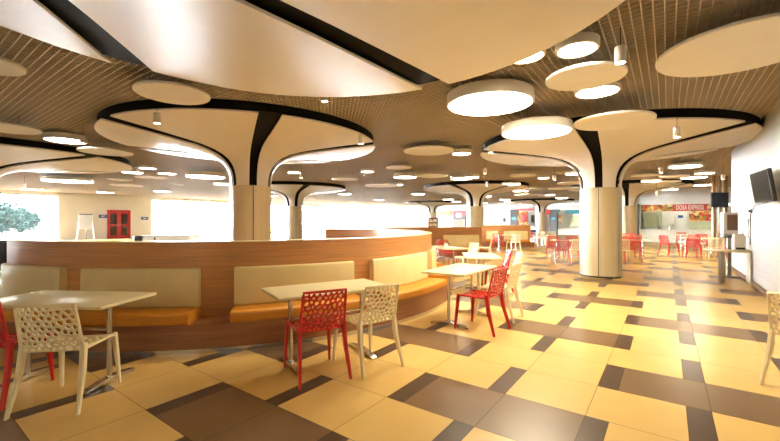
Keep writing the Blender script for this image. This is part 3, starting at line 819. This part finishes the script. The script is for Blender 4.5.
tag(bxo('dark_pillar', 'grey_pillar', None, ux(637.8) - .05, ux(640.6) - .05, U - .25, U - .08, 0, 2.55), 'dark grey pillar at the near corner of the red-signed stall', 'pillar')

# ------------------------------------------------------------------ stalls along the far wall
U = 42.0
def fx(px): return on_u(px, 220, U).x
def fz(px, py): return on_u(px, py, U).z
def fbox(name, m, par, p0, p1, y0, y1, dep=.05, back=0.0):
    xa, xb = on_u(p0, 220, U + back).x, on_u(p1, 220, U + back).x; za, zb = on_u((p0 + p1)/2, y1, U + back).z, on_u((p0 + p1)/2, y0, U + back).z
    return bxo(name, m, par, xa, xb, U + back, U + back + dep, max(0, za), zb)
tag(fbox('wall_picture', 'food_pale', None, 414, 423.5, 211, 228, .04, 1.94), 'pale wall panel with food pictures behind the menu board', 'poster')
tag(fbox('wall_picture', 'food_warm', None, 434.5, 452, 210.8, 215.6, .04, 1.94), 'strip of food pictures high on the far white wall', 'poster')
tag(fbox('glazed_hatch', 'wall_frame', None, 396, 411.5, 206, 211, .06, 1.9), 'grey box for the glazed hatch at the bright far window', 'hatch')  # plain grey box standing for a glazed hatch
def stall_fill(par, p0, p1, n=3):  # added tubes that brighten the far stalls
    for k in range(n):
        xa, xb = fx(p0), fx(p1); w_ = (xb - xa)/n
        bm = bmesh.new(); tube(bm, [(xa + w_*(k + .1), U + .35, 3.1), (xa + w_*(k + .9), U + .35, 3.1)], .04, 8); obj('fill_strip', bm, 'tube', par)
t = thing('vending_machine', 'dark vending machine with a red top and brown front by the far wall', 'vending machine')
fbox('body', 'plastic_black', t, 453, 465.5, 210.8, 236, .7)
fbox('red_header', 'sign_red', t, 454, 465, 211.2, 216.5, .03, -.03); fbox('front_panel', 'brown_panel', t, 454, 465, 219.5, 227.5, .03, -.03); fbox('logo_plate', 'letter', t, 456, 461, 213, 217.5, .03, -.06)
p = W((433 - CX)/F*27, 27)
t = thing('menu_board', 'dark framed menu board on legs standing behind the second banquette', 'menu board', (p.x, p.y, 0), TH)
bxo('frame', 'brown_panel', t, -.37, .37, -.02, .02, .92, 1.66, r=.008)
bxo('menu_sheet', 'food_pale', t, -.26, .26, -.03, -.018, 1.34, 1.54); bxo('menu_sheet', 'food_pale', t, -.26, .26, -.03, -.018, 1.06, 1.24)
for s in (-1, 1): bxo('leg', 'plastic_black', t, s*.33 - .02, s*.33 + .02, -.02, .02, 0, .92)
t = thing('serving_hatch', 'pale green serving hatch in the far wall beside a dark pillar', 'serving hatch')
stall_fill(t, 484, 509)
fbox('hatch_frame', 'cream_cab', t, 484, 509.5, 212.5, 229, .1, .05); fbox('hatch_glass', 'green_glass', t, 485.5, 496, 215.5, 227, .03); fbox('hatch_glass', 'cream_cab', t, 497, 501, 215.5, 227, .03); fbox('wall_phone', 'plastic_black', t, 503, 505.6, 218, 222, .06, -.02)
for (a, b_, y1, lab) in ((510.3, 517, 236, 'dark grey pillar with a blue label beside the serving hatch'), (549.5, 557, 240, 'dark grey pillar with a blue label next to the free-standing column')):
    t = thing('label_pillar', lab, 'pillar'); fbox('shaft', 'grey_pillar', t, a, b_, 209.5, 247, .6); m_ = (a + b_)/2; fbox('blue_label', 'cyan', t, m_ - 1.9, m_ + 1.9, 217.3, 219.6, .02, -.02)
t = thing('snack_stall', 'far snack stall with a red picture front and pink header strip', 'food stall')
fbox('header', 'sign_red', t, 517.5, 533.5, 208.6, 210.6, .08, -.05); fbox('counter', 'cream_cab', t, 517.5, 535, 226, 245, .7); fbox('picture', 'food_warm', t, 517.5, 528, 211.5, 225.5, .05)
bm = bmesh.new(); q = on_u(523.6, 218, U); bmesh.ops.create_uvsphere(bm, u_segments=24, v_segments=12, radius=.42, matrix=Matrix.Translation((q.x, q.y, q.z)) @ Matrix.Diagonal((1, .2, 1.25, 1))); obj('red_roundel', bm, 'sign_red', t)
fbox('dark_shelf', 'plastic_black', t, 519, 525.5, 225, 226.2, .3, -.1); fbox('dark_shelf', 'plastic_black', t, 531, 533.5, 215, 222.5, .3)
stall_fill(t, 517.5, 534)
t = thing('juice_stall', 'far pale stall with a blue header beside the free-standing column', 'food stall')
fbox('header', 'cyan', t, 565, 583, 210, 213.6, .08, -.05); fbox('counter', 'cream_cab', t, 558, 590, 229, 247, .7); fbox('back_panel', 'cream_cab', t, 558, 590, 208, 229, .08, .7)
fbox('menu_poster', 'food_pale', t, 558.5, 563.5, 215.5, 223, .04); fbox('green_poster', 'green_glass', t, 571, 580, 216, 227, .04, .3)
stall_fill(t, 558, 590, 5)
q = on_u(547.5, 212, U)
bm = bmesh.new(); lathe(bm, [(.30, -.04), (.30, .04)], 24); bmesh.ops.rotate(bm, verts=bm.verts[:], matrix=Matrix.Rotation(PI/2, 3, 'X')); 
tag(obj('round_sign', bm, 'sign_red', None, (q.x, U - .10, q.z)), 'round red sign fixed beside the dark label pillar', 'sign')
tag(fbox('blade_sign', 'cyan', None, 557.2, 560, 209.6, 212.2, .05, -.1), 'small light blue sign beside the dark label pillar', 'sign')
p = W((533.3 - CX)/F*24, 24)
t = thing('supply_basket', 'blue basket on a white cart far back near the snack stall', 'basket', (p.x, p.y, 0), TH)
bxo('cart', 'white_paint', t, -.2, .2, -.15, .15, 0, .62, r=.01)
bm = bmesh.new(); lathe(bm, [(.12, .62), (.18, .86), (.165, .86), (.11, .635)], 20, cap1=False); obj('basket', bm, 'blue', t)

# ------------------------------------------------------------------ far left, seen over the banquette
for (a, b_, y0, y1, lab) in ((98.8, 107, 214.7, 218, 'blue sign with white writing beside the red door'), (141, 148, 217, 219.8, 'blue sign with white writing on the wall away from the red door')):
    p0, p1 = on_v(a, y1, VL), on_v(b_, y0, VL)
    t = thing('wall_sign', lab, 'sign'); bxo('plate', 'blue', t, VL, VL + .03, p0.y, p1.y, p0.z, p1.z)
    h = p1.z - p0.z; l = p1.y - p0.y
    for k in range(2): bxo('text_line', 'letter', t, VL + .03, VL + .035, p0.y + l*.3, p0.y + l*(.8 - .15*k), p0.z + h*(.55 - .25*k), p0.z + h*(.70 - .25*k))
p = W((85.5 - CX)/F*27, 27)
t = thing('flip_chart', 'white flip chart easel standing by the bright windows', 'flip chart', (p.x, p.y, 0), TH + math.radians(35))
tl = Matrix.Rotation(math.radians(-10), 4, 'X')
bxo('board', 'paper', t, -.38, .38, -.02, .0, .85, 1.90, mtx=tl, r=.005)
bxo('clamp_bar', 'grey_pillar', t, -.38, .38, -.03, .01, 1.88, 1.95, mtx=tl)
for s, yb in ((-1, 0), (1, 0), (0, 1)):
    bm = bmesh.new(); tube(bm, [(s*.5, -.1 + yb*.8, 0), (s*.3, .35 if yb else .33, 1.85)], .014, 8); obj('leg', bm, 'steel', t)
p = W((138 - CX)/F*18, 18)
t = thing('waste_bin', 'black bin with a wide rim beside the reception desk', 'bin', (p.x, p.y, 0), TH)
bm = bmesh.new(); lathe(bm, [(.15, 0), (.19, .66), (.175, .66), (.14, .02)], 24, cap1=False); obj('bucket', bm, 'plastic_black', t)
bm = bmesh.new(); lathe(bm, [(.18, .65), (.225, .65), (.225, .72), (.18, .72), (.18, .65)], 24, cap0=False, cap1=False); obj('rim', bm, 'plastic_black', t)
p = W((170 - CX)/F*19.2, 19.2)
t = thing('reception_desk', 'cream reception desk between the black bin and the nearest column', 'desk', (p.x, p.y, 0), TH)
bxo('front_panel', 'cream_cab', t, -1.35, 1.35, -.3, -.26, 0, .66); bxo('desk_top', 'white_paint', t, -1.4, 1.4, -.34, .34, .66, .70, r=.006)
for s in (-1, 1): bxo('side_panel', 'cream_cab', t, s*1.33 - .02, s*1.33 + .02, -.26, .3, 0, .66)
bxo('cable_grommet', 'plastic_black', t, -.62, -.54, -.31, -.298, .50, .60)
p = W((183.5 - CX)/F*26, 26)
t = thing('queue_post', 'thin grey queue post beyond the reception desk', 'queue post', (p.x, p.y, 0))
bm = bmesh.new(); lathe(bm, [(.16, 0), (.16, .02), (.02, .04), (.02, .96), (.03, .97), (.03, 1.0)], 16); obj('post', bm, 'steel', t)
def office_chair(X, d, rot, label, h):
    p = W(X, d); t = thing('office_chair', label, 'chair', (p.x, p.y, 0), TH + rot, 'black office chairs beyond the banquette')
    bxo('seat', 'plastic_black', t, -.24, .24, -.22, .24, .44, .52, r=.03)
    bm = bmesh.new(); tube(bm, [(-.2, -.25, h - .07), (-.12, -.28, h - .025), (0, -.29, h - .02), (.12, -.28, h - .025), (.2, -.25, h - .07)], .02, 8); rbox(bm, -.23, .23, -.29, -.24, .56, h - .03, .022); obj('backrest', bm, 'plastic_black', t)
    bm = bmesh.new(); lathe(bm, [(.03, .06), (.03, .44)], 12); box(bm, -.03, .03, -.30, -.2, .46, .60); obj('pedestal', bm, 'steel', t)
    for k in range(5):
        a = 2*PI*k/5; bm = bmesh.new(); tube(bm, [(0, 0, .08), (.28*math.cos(a), .28*math.sin(a), .06)], [.025, .015], 8); lathe(bm, [(.025, 0), (.025, .05)], 10, cx=.28*math.cos(a), cy=.28*math.sin(a)); obj('base_arm', bm, 'plastic_black', t)
office_chair(-7.22, 8.05, math.radians(0), 'black chair back just peeping over the banquette rim below the tree window', 1.09)
office_chair(-6.78, 7.0, math.radians(0), 'black chair at the very edge of the view beyond the end of the banquette', 1.10)

# ------------------------------------------------------------------ light, sky, camera
w = bpy.data.worlds.new('World'); sc.world = w; w.use_nodes = True
bg = w.node_tree.nodes['Background']; bg.inputs['Color'].default_value = (.93, .97, 1.0, 1); bg.inputs['Strength'].default_value = 190.0

cam = bpy.data.cameras.new('Camera'); co = bpy.data.objects.new('Camera', cam); COL.objects.link(co)
cam.sensor_width = 36; cam.lens = F/780*36; cam.clip_start = .05; cam.clip_end = 300
co.location = (0, 0, EYE); co.rotation_euler = (PI/2, 0, TH)
sc.camera = co
sc.view_settings.view_transform = 'Standard'; sc.view_settings.look = 'None'
sc.view_settings.exposure = 0.42; sc.view_settings.gamma = 1; sc.view_settings.use_curve_mapping = False
